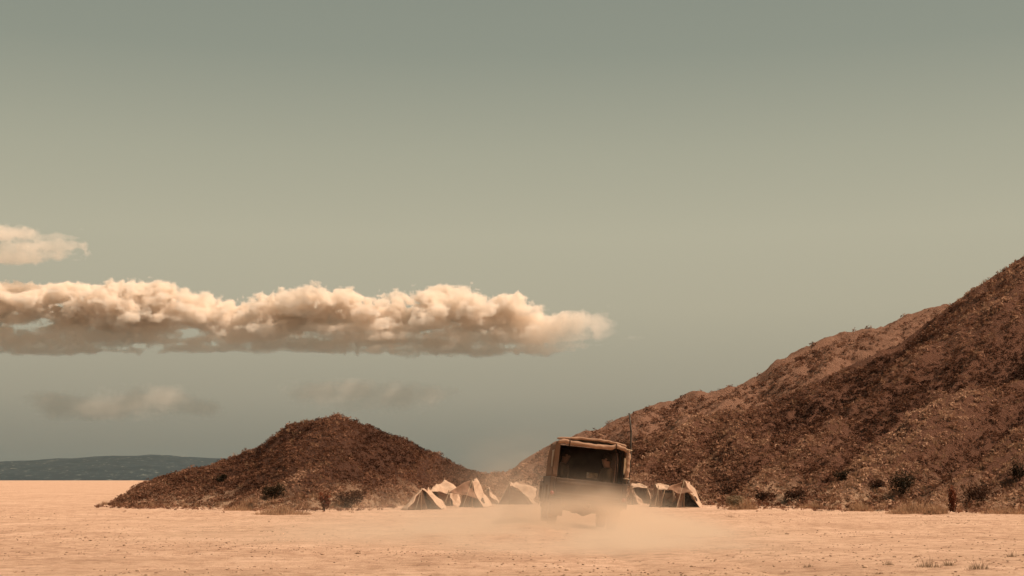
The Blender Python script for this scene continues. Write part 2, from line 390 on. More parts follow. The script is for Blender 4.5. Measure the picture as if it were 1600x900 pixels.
scatter('ridge_scrub', 'sparse brown scrub on the paler far ridge', 'far_ridge', 8000, CL_SCRUB, SCRUB, (.2, .5), lambda p, q, t, c: (.25+.7*sig(-q, .2, .2))*(.05 if t > .90 else 1), tint=(.3, .95), seed=5, shift=lambda p, q, t, c: .2*max(-1, min(1, q)))
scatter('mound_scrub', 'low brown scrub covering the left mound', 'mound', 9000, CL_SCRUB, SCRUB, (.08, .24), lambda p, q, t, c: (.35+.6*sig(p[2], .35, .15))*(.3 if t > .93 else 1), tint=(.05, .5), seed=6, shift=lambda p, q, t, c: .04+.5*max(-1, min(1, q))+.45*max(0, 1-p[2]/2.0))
scatter('mound_grass', 'dry tan grass around the foot of the left mound', 'mound', 1100, CL_GRASS, DRYGRASS, (.10, .22), lambda p, q, t, c: (.9 if t < .22 else .05), tint=(.0, .5), seed=7)

def foot_litter():                        # stray tufts and twigs spreading from the slopes onto the sand
    rng = np.random.default_rng(77); out, tt = [], []
    for f, x0, x1, k in ((near_foot, 1120, 1640, 520), (mound_foot, 150, 620, 420)):
        for _ in range(k):
            c = rng.uniform(x0, x1); d = f(c)-rng.exponential(1.1)+.6; X = (c-800)/F*d
            P = (CL_SCRUB if rng.random() < .5 else CL_GRASS); P = P[rng.integers(len(P))]
            sz = rng.uniform(.05, .2); a = rng.uniform(0, 6.28); M = np.array([[math.cos(a), -math.sin(a), 0], [math.sin(a), math.cos(a), 0], [0, 0, .8]])*sz
            out.append(P@M.T+np.array([X, d, ground_z(X, d)-.01])); tt.append(np.clip(rng.uniform(.3, 1)+rng.normal(0, .08, len(P)), 0, 1))
    tag(tri_mesh('foot_scrub', np.concatenate(out), np.concatenate(tt), SCRUB), 'stray dry tufts on the sand along the foot of the slopes', kind='stuff')
foot_litter()

# ------------------------------------------------------------------ stones on the plain
def stones():
    rng = np.random.default_rng(5)
    bm = bmesh.new(); bmesh.ops.create_icosphere(bm, subdivisions=1, radius=1)
    base = np.array([[v.co[:] for v in f.verts] for f in bm.faces]); bm.free()
    out, tt = [], []
    for k in range(13000):
        y = 14.5+34*rng.random()**1.5; xx = rng.uniform(-140, 1720); x = (xx-800)/F*y
        d = mn.noise(Vector((x/3.2, y/3.2, 4)))
        if rng.random() > .38+.9*d: continue
        s = rng.uniform(.007, .019)*(1 if rng.random() < .95 else 2.0)
        P = base*np.array([1, rng.uniform(.7, 1.2), rng.uniform(.4, .7)])*s
        P = P*(1+.25*np.sin(P.sum(2, keepdims=True)*160+k))
        out.append(P+np.array([x, y, ground_z(x, y)+s*.15])); tt.append(np.full(20, rng.random()))
    tag(tri_mesh('gravel', np.concatenate(out), np.concatenate(tt), ROCK), 'small stones strewn over the sand in the foreground', kind='stuff')
stones()

# ------------------------------------------------------------------ plants that stand out singly
def on_hill(x, y, hname=None):            # photo pixel -> nearest surface point along the view line
    if hname:
        V, Q, ts, cols = HILLS[hname]; j = int(round((x-cols[0])/(cols[1]-cols[0]))); best = None
        for i in range(len(ts)):
            p = V[i, j]; py = HY-(p[2]-H0)/p[1]*F
            if py <= y and p[2] > -.03: return Vector(p)
    d = gd(y); X = (x-800)/F*d
    return Vector((X, d, ground_z(X, d)))
def leaf_mass(n, rx, ry, rz, rng, leaf, lobes=6):
    C = [(rng.uniform(-.55, .55)*rx, rng.uniform(-.5, .5)*ry, rng.uniform(.25, .75)*rz, rng.uniform(.35, .6)) for _ in range(lobes)]
    C.append((0, 0, .42*rz, .62))
    T = np.zeros((n, 3, 3))
    for k in range(n):
        cx, cy, cz, s = C[rng.integers(len(C))]
        d = rng.normal(size=3); d /= np.linalg.norm(d); rr = rng.random()**.4
        c = np.array([cx+d[0]*rx*s*rr, cy+d[1]*ry*s*rr, max(.02, cz+d[2]*rz*.6*s*rr)])
        u = rng.normal(size=3); u /= np.linalg.norm(u); v = np.cross(u, rng.normal(size=3)); v /= np.linalg.norm(v)+1e-6
        l = leaf*rng.uniform(.6, 1.4)
        T[k] = [c-u*l, c+u*l+v*l*.3, c+v*l*.8]
    return T
def bush(name, label, x, y, w, h, mat, hname=None, n=700, group=None, seed=0, leaf=.045, cat='bush'):
    p = on_hill(x, y, hname); s = p.y/F; rng = np.random.default_rng(seed+int(x)*7)
    o = empty(name, p-Vector((0, 0, .03))); tag(o, label, cat, group)
    rx, rz = w*s/2, h*s
    T = leaf_mass(n, rx, rx*.85, rz, rng, leaf)
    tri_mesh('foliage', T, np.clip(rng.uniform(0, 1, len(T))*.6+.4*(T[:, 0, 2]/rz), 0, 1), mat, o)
    m = MB()
    for k in range(6):
        a = rng.uniform(0, 6.28); q = Vector((math.cos(a)*rx*.6, math.sin(a)*rx*.5, rz*rng.uniform(.5, .85)))
        m.tube([(0, 0, -.05), q*.5+Vector((0, 0, .05)), q], [.02, .012, .005], 5)
    m.build('stem', TWIG, o)
    return o
G1 = 'bushes on the slopes'
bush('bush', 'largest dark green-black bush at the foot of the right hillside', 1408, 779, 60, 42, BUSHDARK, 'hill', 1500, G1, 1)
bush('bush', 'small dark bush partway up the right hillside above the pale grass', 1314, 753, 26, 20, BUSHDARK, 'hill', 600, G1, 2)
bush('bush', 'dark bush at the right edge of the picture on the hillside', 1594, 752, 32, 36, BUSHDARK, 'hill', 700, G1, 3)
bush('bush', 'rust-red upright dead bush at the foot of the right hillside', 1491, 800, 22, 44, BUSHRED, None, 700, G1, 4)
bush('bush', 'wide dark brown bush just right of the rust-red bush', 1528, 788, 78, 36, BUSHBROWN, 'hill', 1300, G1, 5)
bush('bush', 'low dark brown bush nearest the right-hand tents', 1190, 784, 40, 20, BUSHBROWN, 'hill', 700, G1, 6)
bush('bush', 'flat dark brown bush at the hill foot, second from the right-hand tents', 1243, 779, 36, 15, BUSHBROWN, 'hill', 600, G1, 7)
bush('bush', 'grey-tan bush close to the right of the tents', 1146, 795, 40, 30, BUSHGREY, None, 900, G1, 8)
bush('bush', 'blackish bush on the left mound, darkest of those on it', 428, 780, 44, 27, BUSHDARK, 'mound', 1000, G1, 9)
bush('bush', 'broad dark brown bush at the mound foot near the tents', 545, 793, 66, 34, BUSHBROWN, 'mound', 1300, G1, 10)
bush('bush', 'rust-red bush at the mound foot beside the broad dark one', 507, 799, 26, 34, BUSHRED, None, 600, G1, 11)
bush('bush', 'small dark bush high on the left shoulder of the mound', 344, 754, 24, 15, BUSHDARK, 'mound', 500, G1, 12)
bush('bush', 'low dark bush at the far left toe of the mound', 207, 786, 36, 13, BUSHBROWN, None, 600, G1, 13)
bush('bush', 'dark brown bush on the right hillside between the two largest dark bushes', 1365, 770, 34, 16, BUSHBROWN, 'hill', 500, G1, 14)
def grass(label, x, y, w, h, mat, n, hname=None, seed=0, group='dry grass clumps at the hill foot', name='grass_clump', cat='grass clump', blade=.011):
    p = on_hill(x, y, hname); s = p.y/F; rng = np.random.default_rng(seed+int(x))
    rx, rz = w*s/2, h*s; T = np.zeros((n, 3, 3))
    for k in range(n):
        a = rng.uniform(0, 6.28); r = rng.random()**.6
        b = np.array([math.cos(a)*rx*r, math.sin(a)*rx*.7*r, -.02]); hh = rz*rng.uniform(.3, 1.05)*(1.05-.85*r)*(1.0+.9*mn.noise(Vector((b[0]*3+x, b[1]*3, 2))))
        tip = b+np.array([rng.normal(0, .28)*hh+math.cos(a)*.2*hh, rng.normal(0, .28)*hh, hh])
        wv = np.array([rng.normal(), rng.normal(), 0]); wv *= blade/np.linalg.norm(wv)
        T[k] = [b-wv, b+wv, tip]
    o = tri_mesh(name, T, rng.random(n), mat); o.location = p
    return tag(o, label, cat, group)
grass('wide clump of dry orange-tan grass below the largest dark bush', 1425, 802, 84, 24, DRYGRASS, 1600)
grass('low mound of pale dry grass left of the largest dark bush', 1345, 798, 54, 19, DRYGRASS, 900)
grass('small orange-tan grass clump at the hill foot, third right of the tents', 1270, 795, 46, 15, DRYGRASS, 800)
grass('long low strip of dry grass at the right picture edge', 1572, 803, 96, 18, DRYGRASS, 1400)
grass('upright dry grass tuft beneath the rust-red bush on the right', 1462, 803, 40, 24, DRYGRASS, 700)
grass('pale dry grass clump in front of the blackish bush on the mound', 440, 804, 92, 20, DRYGRASS, 1500)
grass('dry grass clump at the mound foot left of the blackish bush', 375, 798, 56, 14, DRYGRASS, 800)
grass('thin dry grass beyond the left toe of the mound', 168, 789, 36, 9, DRYGRASS, 500)
grass('pale grass tuft just right of the right-hand tents', 1160, 796, 46, 24, DRYGRASS, 900)
GW = 'sparse weeds in the foreground'
for i, (x, y, w, h, lb) in enumerate([(1447, 888, 46, 26, 'largest grey weed near the bottom right corner'), (1388, 884, 22, 12, 'small grey weed left of the largest foreground weed'),
        (1530, 893, 54, 24, 'wide sprawling dry weed at the lower right'), (1482, 886, 26, 16, 'thin weed between the two biggest foreground weeds'),
        (1370, 897, 20, 10, 'tiny weed at the bottom edge, right of centre'), (1141, 808, 18, 6, 'low weed on the sand right of the tents'),
        (1262, 884, 24, 12, 'faint dry weed in the lower right, far left of the other weeds'), (1582, 872, 22, 14, 'dry weed close to the right picture edge')]):
    grass(lb, x, y, w, h, BUSHWEED, 200, None, 40+i, GW, 'weed', 'weed', .004)

# ------------------------------------------------------------------ tents
def panel(mb, a, b, c, d, sag=(0, 0, 0), wr=.02, n=14, seed=0.0, rumple=0):
    # cloth between four corners a-b (bottom/first edge) and d-c (opposite edge)
    a, b, c, d, sag = map(Vector, (a, b, c, d, sag)); V = []
    nrm = (b-a).cross(d-a); nrm = nrm.normalized() if nrm.length > 1e-6 else Vector((0, 1, 0))
    for i in range(n+1):
        for j in range(n+1):
            u, v = j/n, i/n
            p = (a*(1-u)+b*u)*(1-v)+(d*(1-u)+c*u)*v
            k = 16*u*(1-u)*v*(1-v)
            p = p+sag*1.6*k+nrm*wr*(mn.noise(p*2.6+Vector((seed, 0, 0)))*4+mn.noise(p*7+Vector((seed, 4, 0)))*1.6)*min(1, k+.3)
            if rumple: p = p+Vector([a*b for a, b in zip(mn.noise_vector(p*2.1+Vector((rumple, 0, 0))), (.14, .07, .11))])*min(1, p.z*2.5)
            V.append(p)
    return mb.add(V, [(i*(n+1)+j, i*(n+1)+j+1, (i+1)*(n+1)+j+1, (i+1)*(n+1)+j) for i in range(n) for j in range(n)])
def rope_peg(o, top, foot):
    t, f = Vector(top), Vector(foot); mid = (t+f)/2-Vector((0, 0, .03))
    MB().tube([t, mid, f], .006, 5).build('guy_rope', ROPE, o)
    MB().tube([f-Vector((0, 0, .06)), f+Vector((0, 0, .10))], [.006, .012], 6).build('tent_peg', WOOD, o)
def tent(label, x, y, panels, poles, ropes, group='tents of the small camp', ground=None):
    d = gd(y); loc = Vector(((x-800)/F*d, d, ground_z((x-800)/F*d, d))); o = empty('tent', loc); tag(o, label, 'tent', group)
    s = d/F
    def L(p):                             # (photo column, photo row, metres back) -> local metres
        dd = p[2] if len(p) > 2 else 0
        return Vector(((p[0]-x)*s, dd, (y-p[1])*s))
    for i, (nm, mat, pts, sag, wr) in enumerate(panels):
        m = MB(); q = [L(p) for p in pts]
        if len(q) == 3: q.append(q[2])
        panel(m, *q, sag=sag, wr=wr, seed=x+i*3.3, rumple=x*.7).build(nm, mat, o, smooth=True, solid=.012)
    for p in poles:
        m = MB(); a, b = L(p[0]), L(p[1]); m.tube([a, (a+b)/2, b+(b-a).normalized()*.06], [.026, .022, .018], 8); m.build('tent_pole', WOOD, o, smooth=True)
    for a, b in ropes: rope_peg(o, L(a), L(b))
    if ground:
        m = MB(); q = [L(p) for p in ground]; panel(m, *q, wr=.01).build('ground_sheet', GROUNDCLOTH, o, solid=.01)
    return o
# right-hand group
tent('pointed dark-fronted tent with bright right wall, rightmost of all tents', 1068, 793, [
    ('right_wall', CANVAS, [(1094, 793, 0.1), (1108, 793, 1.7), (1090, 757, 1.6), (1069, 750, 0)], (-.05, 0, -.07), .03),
    ('left_wall', CANVAS_SHADE, [(1046, 793, 0.3), (1060, 793, 1.8), (1090, 757, 1.6), (1069, 750, 0)], (.05, 0, -.08), .03),
    ('back_wall', CANVAS_SHADE, [(1060, 793, 1.75), (1108, 793, 1.68), (1090, 758, 1.62), (1090, 758, 1.62)], (0, .03, 0), .02),
    ('front_awning', CANVAS_SHADE, [(1037, 767, -.55), (1080, 772, -.22), (1069, 750, 0), (1069, 750, 0)], (0, .04, -.09), .025),
    ('door_flap', CANVAS_SHADE, [(1057, 793, -.08), (1064, 793, -.1), (1066, 770, -.06), (1059, 771, -.06)], (0, .03, 0), .02)],
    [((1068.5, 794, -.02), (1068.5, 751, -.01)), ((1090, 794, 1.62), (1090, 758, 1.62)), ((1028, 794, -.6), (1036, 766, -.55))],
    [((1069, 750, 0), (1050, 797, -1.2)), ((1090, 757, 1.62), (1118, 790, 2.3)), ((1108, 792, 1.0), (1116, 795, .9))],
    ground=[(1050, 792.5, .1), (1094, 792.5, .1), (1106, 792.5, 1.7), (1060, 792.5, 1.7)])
tent('sagging pale-topped tent between the open tent and the pointed dark-fronted one', 1035, 792, [
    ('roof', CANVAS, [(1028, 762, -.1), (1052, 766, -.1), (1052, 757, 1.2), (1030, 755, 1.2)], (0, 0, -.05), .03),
    ('left_wall', CANVAS_SHADE, [(1016, 792, 0.0), (1019, 792, 1.3), (1030, 757, 1.2), (1028, 762, -.1)], (.06, 0, -.03), .04),
    ('left_door_flap', CANVAS_SHADE, [(1017, 792, -.05), (1033, 790, -.15), (1035, 765, -.12), (1027, 762, -.12)], (0, .06, 0), .04),
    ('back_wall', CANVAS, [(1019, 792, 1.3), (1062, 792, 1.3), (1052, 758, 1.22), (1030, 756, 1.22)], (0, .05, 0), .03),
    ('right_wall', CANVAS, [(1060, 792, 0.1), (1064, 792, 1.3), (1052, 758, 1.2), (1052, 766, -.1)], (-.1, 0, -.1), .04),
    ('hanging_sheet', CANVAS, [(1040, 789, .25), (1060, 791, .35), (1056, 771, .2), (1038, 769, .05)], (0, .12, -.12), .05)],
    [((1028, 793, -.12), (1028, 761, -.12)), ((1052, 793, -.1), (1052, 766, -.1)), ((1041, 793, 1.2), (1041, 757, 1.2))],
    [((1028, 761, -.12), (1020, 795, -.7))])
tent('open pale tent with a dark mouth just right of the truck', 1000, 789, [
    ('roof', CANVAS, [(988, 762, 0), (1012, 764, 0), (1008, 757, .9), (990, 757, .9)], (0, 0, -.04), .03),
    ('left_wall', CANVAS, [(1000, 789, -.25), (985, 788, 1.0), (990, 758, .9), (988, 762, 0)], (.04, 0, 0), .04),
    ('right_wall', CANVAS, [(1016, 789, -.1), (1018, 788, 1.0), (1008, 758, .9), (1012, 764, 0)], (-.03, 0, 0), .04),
    ('back_wall', CANVAS_SHADE, [(985, 788, 1.0), (1018, 788, 1.0), (1008, 758, .9), (990, 758, .9)], (0, .03, 0), .03),
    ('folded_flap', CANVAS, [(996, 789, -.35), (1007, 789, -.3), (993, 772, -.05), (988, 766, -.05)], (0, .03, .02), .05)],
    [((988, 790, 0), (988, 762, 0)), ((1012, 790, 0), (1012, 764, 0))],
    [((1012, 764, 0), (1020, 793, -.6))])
# left-hand group
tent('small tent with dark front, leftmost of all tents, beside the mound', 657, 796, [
    ('left_wall', CANVAS_SHADE, [(634, 795, 0.2), (630, 795, 1.6), (668, 762, 1.5), (658, 764, 0)], (.04, 0, -.05), .03),
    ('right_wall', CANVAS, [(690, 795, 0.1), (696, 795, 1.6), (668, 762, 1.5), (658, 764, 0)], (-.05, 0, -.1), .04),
    ('front_panel', CANVAS_SHADE, [(637, 795.5, 0), (668, 795.5, 0), (658, 765, 0), (658, 765, 0)], (0, .04, 0), .035),
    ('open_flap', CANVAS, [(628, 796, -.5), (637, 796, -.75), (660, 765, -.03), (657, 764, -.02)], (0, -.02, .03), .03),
    ('back_wall', CANVAS_SHADE, [(630, 795, 1.6), (696, 795, 1.6), (668, 762, 1.52), (668, 762, 1.52)], (0, .03, 0), .02)],
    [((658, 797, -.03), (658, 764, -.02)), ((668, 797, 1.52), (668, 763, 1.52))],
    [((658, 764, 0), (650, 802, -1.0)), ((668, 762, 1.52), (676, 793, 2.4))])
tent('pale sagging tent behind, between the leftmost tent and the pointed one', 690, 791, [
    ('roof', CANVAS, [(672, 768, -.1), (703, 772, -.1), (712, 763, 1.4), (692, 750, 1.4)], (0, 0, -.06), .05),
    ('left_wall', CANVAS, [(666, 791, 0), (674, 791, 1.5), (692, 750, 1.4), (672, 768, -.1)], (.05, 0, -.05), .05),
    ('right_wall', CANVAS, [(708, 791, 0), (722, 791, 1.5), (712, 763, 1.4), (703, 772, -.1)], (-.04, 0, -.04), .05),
    ('front_panel', CANVAS_SHADE, [(684, 791, 0), (704, 792, -.1), (703, 772, -.12), (682, 770, -.12)], (0, .08, -.02), .05),
    ('back_wall', CANVAS_SHADE, [(674, 791, 1.5), (722, 791, 1.5), (712, 763, 1.42), (692, 750, 1.42)], (0, .03, 0), .03)],
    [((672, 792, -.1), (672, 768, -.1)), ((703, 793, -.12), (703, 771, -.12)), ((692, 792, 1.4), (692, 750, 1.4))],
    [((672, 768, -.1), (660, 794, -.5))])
tent('pointed dark-fronted tent left of the truck with a raised awning', 737, 793, [
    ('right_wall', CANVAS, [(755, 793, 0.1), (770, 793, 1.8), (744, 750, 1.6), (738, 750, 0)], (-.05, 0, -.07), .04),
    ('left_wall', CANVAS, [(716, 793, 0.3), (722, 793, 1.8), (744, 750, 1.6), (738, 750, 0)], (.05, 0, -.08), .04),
    ('back_wall', CANVAS_SHADE, [(722, 793, 1.8), (770, 793, 1.8), (744, 750, 1.62), (744, 750, 1.62)], (0, .03, 0), .02),
    ('front_awning', CANVAS_SHADE, [(703, 769, -.6), (745, 776, -.25), (738, 749, 0), (738, 749, 0)], (0, .04, -.08), .03),
    ('door_flap', CANVAS_SHADE, [(725, 793, -.1), (731, 793, -.12), (733, 773, -.12), (727, 773, -.12)], (0, .03, 0), .02)],
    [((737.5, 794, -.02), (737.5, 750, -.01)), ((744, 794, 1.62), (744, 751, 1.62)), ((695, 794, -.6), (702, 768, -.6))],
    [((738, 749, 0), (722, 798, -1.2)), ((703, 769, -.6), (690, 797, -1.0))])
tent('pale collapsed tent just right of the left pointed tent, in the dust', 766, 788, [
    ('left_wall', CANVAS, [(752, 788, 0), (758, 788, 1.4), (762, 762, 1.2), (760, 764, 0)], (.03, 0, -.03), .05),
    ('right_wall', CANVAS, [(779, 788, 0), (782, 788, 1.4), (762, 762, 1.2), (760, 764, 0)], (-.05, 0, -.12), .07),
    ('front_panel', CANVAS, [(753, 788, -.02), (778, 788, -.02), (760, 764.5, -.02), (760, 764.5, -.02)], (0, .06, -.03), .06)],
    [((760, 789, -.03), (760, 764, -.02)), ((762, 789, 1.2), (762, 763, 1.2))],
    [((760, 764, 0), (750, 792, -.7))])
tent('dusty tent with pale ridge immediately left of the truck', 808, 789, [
    ('left_wall', CANVAS_SHADE, [(778, 789, 0), (782, 789, 1.5), (800, 757, 1.4), (796, 755, 0)], (.04, 0, -.05), .04),
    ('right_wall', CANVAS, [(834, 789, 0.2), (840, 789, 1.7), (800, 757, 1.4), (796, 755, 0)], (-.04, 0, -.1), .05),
    ('front_panel', CANVAS_SHADE, [(779, 789, -.02), (830, 789, .05), (796, 755.5, -.02), (796, 755.5, -.02)], (0, .05, -.02), .04),
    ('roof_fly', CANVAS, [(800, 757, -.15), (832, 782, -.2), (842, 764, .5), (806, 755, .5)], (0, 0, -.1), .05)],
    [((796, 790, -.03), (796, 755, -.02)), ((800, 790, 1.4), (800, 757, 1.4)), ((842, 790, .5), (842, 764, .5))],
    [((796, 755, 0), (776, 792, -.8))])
def kit_bag(label, x, y, w, h, tilt=0):
    d = gd(y); s = d/F; X = (x-800)/F*d; o = empty('kit_bag', (X, d, ground_z(X, d)), (0, tilt, .4)); tag(o, label, 'bag', 'kit bags in the tents')
    r = w*s/2; hh = h*s
    m = MB().lathe([(0, r*.7), (.03, r*.98), (hh*.3, r*1.04), (hh*.65, r*.97), (hh*.85, r*.7), (hh*.92, r*.3), (hh, r*.42)], (0, 0, 0), 'z', 16)
    m.v = [tuple(Vector(v)*(1+.07*mn.noise(Vector(v)*9+Vector((x, 0, 0))))) for v in m.v]
    m.build('bag_body', BAG, o, smooth=True)
    MB().tube([(r*.9, 0, .06), (r*1.25, 0, hh*.4), (r*.8, 0, hh*.8)], .018, 6).build('shoulder_strap', BAG, o)
    MB().tube([(r*.34*math.cos(a), r*.34*math.sin(a), hh*.92) for a in np.linspace(0, 6.283, 13)], .012, 6).build('tie_cord', ROPE, o)
kit_bag('black kit bag inside the rightmost tent', 1080, 792.0, 20, 19)
kit_bag('dark kit bag inside the pointed tent left of the truck', 747, 792.2, 17, 18, .12)

# ------------------------------------------------------------------ truck
T = empty('truck', (TRX, TRY, 0.0), (0, ROLL, YAW))
tag(T, 'dusty canvas-topped military light truck driving away from the camera', 'truck')
RW, WB0, WB1 = .39, .78, 3.35            # wheel radius, rear and front axle
# tub
m = MB()
for s in (-1, 1):
    m.box((s*.81, .30, .80), (.05, .60, .52)); m.box((s*.81, WB0, .96), (.05, .36+.6, .20))
    m.box((s*.81, 1.70, .78), (.05, .88, .56)); m.box((s*.62, WB0, .885), (.36, .98, .04))
    m.box((s*.46, WB0, .73), (.04, .98, .28))
m.box((0, 1.08, .57), (1.58, 2.12, .05)); m.box((0, 2.16, .82), (1.60, .05, .52))
m.build('tub', PAINT, T, bevel=.012)
m = MB(); m.box((0, -.015, .825), (1.44, .04, .43)); 
tg = m.build('tailgate', PAINT, T, bevel=.012)
for zz in (.70, .95): MB().box((0, -.05, zz), (1.34, .03, .05)).build('tailgate_rib', PAINT, tg, bevel=.008)
for s in (-1, 1):
    MB().tube([(s*.73, -.02, 1.03), (s*.755, -.03, .90), (s*.70, -.045, .72)], .012, 6).build('tailgate_chain', DARKM, tg)
    MB().box((s*.775, -.005, .80), (.11, .06, .50)).build('rear_corner', PAINT, T, bevel=.012)
    MB().lathe([(-.10, .01), (-.098, .038), (-.07, .045), (-.02, .045)], (s*.775, 0, .70), 'y', 14).build('tail_light', LAMP, T, smooth=True)
    MB().box((s*.62, .02, .40), (.24, .015, .34)).build('mud_flap', RUBBER, T)
    MB().box((s*.70, -.08, .56), (.30, .10, .12)).build('bumperette', DARKM, T, bevel=.01)
MB().box((0, .06, .55), (1.56, .12, .15)).build('rear_crossmember', DARKM, T, bevel=.01)
m = MB()
for s in (-1, 1): m.box((s*.40, 1.95, .47), (.09, 3.9, .12))
m.build('chassis_rail', DARKM, T)
MB().lathe([(-.15, .02), (-.13, .03), (-.10, .045), (-.05, .045)], (0.05, 0, .50), 'y', 12).build('tow_hook', DARKM, T)
tc_ = MB().tube([(.36, .2, .36), (.38, -.02, .35)], .028, 10).build('exhaust_pipe', DARKM, T)
for ya in (WB0, WB1):
    a = MB().tube([(-.66, ya, RW), (-.18, ya, RW), (-.02, ya, RW), (.02, ya, RW), (.2, ya, RW), (.66, ya, RW)], [.05, .055, .14, .14, .055, .05], 12).build('axle', DARKM, T, smooth=True)
def wheel(x, y, s):
    o = empty('wheel'); o.parent = T; o.location = (x, y, RW)
    w = .095
    MB().lathe([(-w, .24), (-w, .33), (-w*.75, RW-.01), (-w*.3, RW), (w*.3, RW), (w*.75, RW-.01), (w, .33), (w, .24)], (0, 0, 0), 'x', 36).build('tyre', RUBBER, o, smooth=True)
    tr = MB()
    for k in range(30):
        for q in (-1, 1):
            a = 2*math.pi*(k+.25*q)/30
            tr.box((q*.045, math.sin(a)*RW, math.cos(a)*RW), (.085, .045, .026), Matrix.Rotation(-a, 3, 'X'))
    tr.build('tread', RUBBER, o)
    MB().lathe([(s*.10, .09), (s*.075, .11), (s*.04, .20), (s*.09, .235), (s*.10, .245), (s*.03, .245)], (0, 0, 0), 'x', 28).build('rim', PAINT, o, smooth=True)
    MB().lathe([(s*.14, .02), (s*.135, .05), (s*.08, .06), (s*.05, .06)], (0, 0, 0), 'x', 16).build('hub', DARKM, o, smooth=True)
for ya in (WB0, WB1):
    for s in (-1, 1): wheel(s*.665, ya, s)
# front: scuttle, wings, bonnet, doors, windscreen
m = MB()
m.box((0, 3.35, .98), (.92, 1.20, .10)); m.box((0, 3.94, .72), (.94, .04, .50))
m.build('bonnet', PAINT, T, bevel=.03)
for s in (-1, 1):
    m = MB(); m.box((s*.65, 3.36, .92), (.37, 1.18, .06)); m.box((s*.65, 3.92, .72), (.37, .05, .36)); m.box((s*.81, 3.36, .87), (.04, 1.16, .08))
    m.build('front_wing', PAINT, T, bevel=.015)
    m = MB(); m.box((s*.815, 2.48, .78), (.045, .60, .56)); dr = m.build('door', PAINT, T, bevel=.012)
    MB().box((s*.845, 2.26, .92), (.02, .10, .025)).build('door_handle', DARKM, dr)
    MB().lathe([(.05, .01), (.045, .06), (.02, .085), (-.02, .085)], (s*.65, 3.95, .74), 'y', 18).build('headlight', PANE, T, smooth=True)
m = MB()
for zz in (1.10, 1.70): m.box((0, 2.80, zz), (1.44, .05, .05))
for xx in (-.70, 0, .70): m.box((xx, 2.80, 1.40), (.05, .045, .56))
ws = m.build('windscreen_frame', PAINT, T, bevel=.008)
for xx in (-.35, .35): MB().box((xx, 2.80, 1.40), (.64, .008, .55)).build('windscreen_pane', GLASS, ws)
MB().box((0, 2.74, .95), (1.56, .10, .22)).build('dashboard', DARKM, T, bevel=.02)
MB().box((0, 4.03, .52), (1.60, .09, .14)).build('front_bumper', DARKM, T, bevel=.01)
# benches and cab partition
for s in (-1, 1): MB().box((s*.60, 1.05, .75), (.34, 1.9, .07)).build('bench_seat', BAG, T, bevel=.02)
m = MB()
m.box((-.32, 2.22, 1.39), (.88, .02, .84)); m.box((.57, 2.22, 1.39), (.38, .02, .84)); m.box((.25, 2.22, 1.53), (.26, .02, .56)); m.box((.25, 2.22, 1.01), (.26, .02, .08))
m.build('cab_partition', BAG, T)
MB().box((.25, 2.235, 1.15), (.27, .006, .22)).build('partition_window', GLASS, T)
# canvas top
prof = [(-.815, 1.04), (-.81, 1.35), (-.80, 1.62), (-.765, 1.76), (-.69, 1.845), (-.58, 1.885), (-.3, 1.91), (0, 1.92), (.3, 1.91), (.58, 1.885), (.69, 1.845), (.765, 1.76), (.80, 1.62), (.81, 1.35), (.815, 1.04)]
def top_grid(i0, i1, y0=0.0, y1=2.78, ny=27, hole=None):
    mb = MB(); ys = np.linspace(y0, y1, ny); P = []
    pr = []
    for k in range(i0, i1):
        for q in range(4):
            a = q/4; pr.append((prof[k][0]*(1-a)+prof[k+1][0]*a, prof[k][1]*(1-a)+prof[k+1][1]*a))
    pr.append(prof[i1])
    for y in ys:
        hoop = abs(math.sin(math.pi*y/.7))
        for x, z in pr:
            n = .012*mn.noise(Vector((x*3, y*4, z*3))*1.5)
            P.append((x*(1-.018*hoop)+n, y, z-(.022*hoop if z > 1.8 else 0)+n))
    c = len(pr); fs = []
    for i in range(ny-1):
        for j in range(c-1):
            ym = (ys[i]+ys[i+1])/2; zm = (pr[j][1]+pr[j+1][1])/2
            if hole and hole[0] < ym < hole[1] and hole[2] < zm < hole[3]: continue
            fs.append((i*c+j, i*c+j+1, (i+1)*c+j+1, (i+1)*c+j))
    return mb.add(P, fs)
ct = top_grid(3, 11).build('canvas_roof', TRUCKCLOTH, T, smooth=True, solid=.012)
for s, a, b in ((-1, 0, 3), (1, 11, 14)):
    side = top_grid(a, b, hole=(.25, .78, 1.28, 1.60), y1=2.1).build('canvas_side', TRUCKCLOTH, T, smooth=True, solid=.012)
    MB().box((s*.797, .52, 1.445), (.008, .62, .38)).build('side_window', PANE, side)
for y in (0.02, .7, 1.4, 2.1):
    MB().tube([(x*.965, y, z-.03) for x, z in prof], .017, 8).build('hoop', DARKM, T, smooth=True)
# rolled rear curtain along the top, gathered strips at the sides
def roll(pts, r0, name, seed, mat=ROLLCLOTH, seg=34, n=14):
    cv = np.array(pts, float); tt = np.linspace(0, len(cv)-1, seg)
    P = [tuple(np.interp(t, np.arange(len(cv)), cv[:, k]) for k in range(3)) for t in tt]
    rr = [r0*(1+.28*mn.noise(Vector((t*1.7+seed, 0, 0)))) for t in tt]
    for i in range(seg):
        if i in (0, seg-1): rr[i] *= .55
    mb = MB().tube(P, rr, n)
    mb.v = [tuple(Vector(v)+Vector((mn.noise(Vector(v)*14), mn.noise(Vector(v)*14+Vector((5, 5, 5))), mn.noise(Vector(v)*11+Vector((9, 0, 3)))))*r0*.42) for v in mb.v]
    return mb.build(name, mat, T, smooth=True)
roll([(-.75, -.03, 1.80), (-.62, -.045, 1.835), (-.48, -.05, 1.815), (-.2, -.055, 1.80), (.1, -.055, 1.785), (.38, -.05, 1.80), (.52, -.045, 1.83), (.66, -.04, 1.80), (.75, -.03, 1.75)], .045, 'rolled_curtain', 1.0, seg=44)
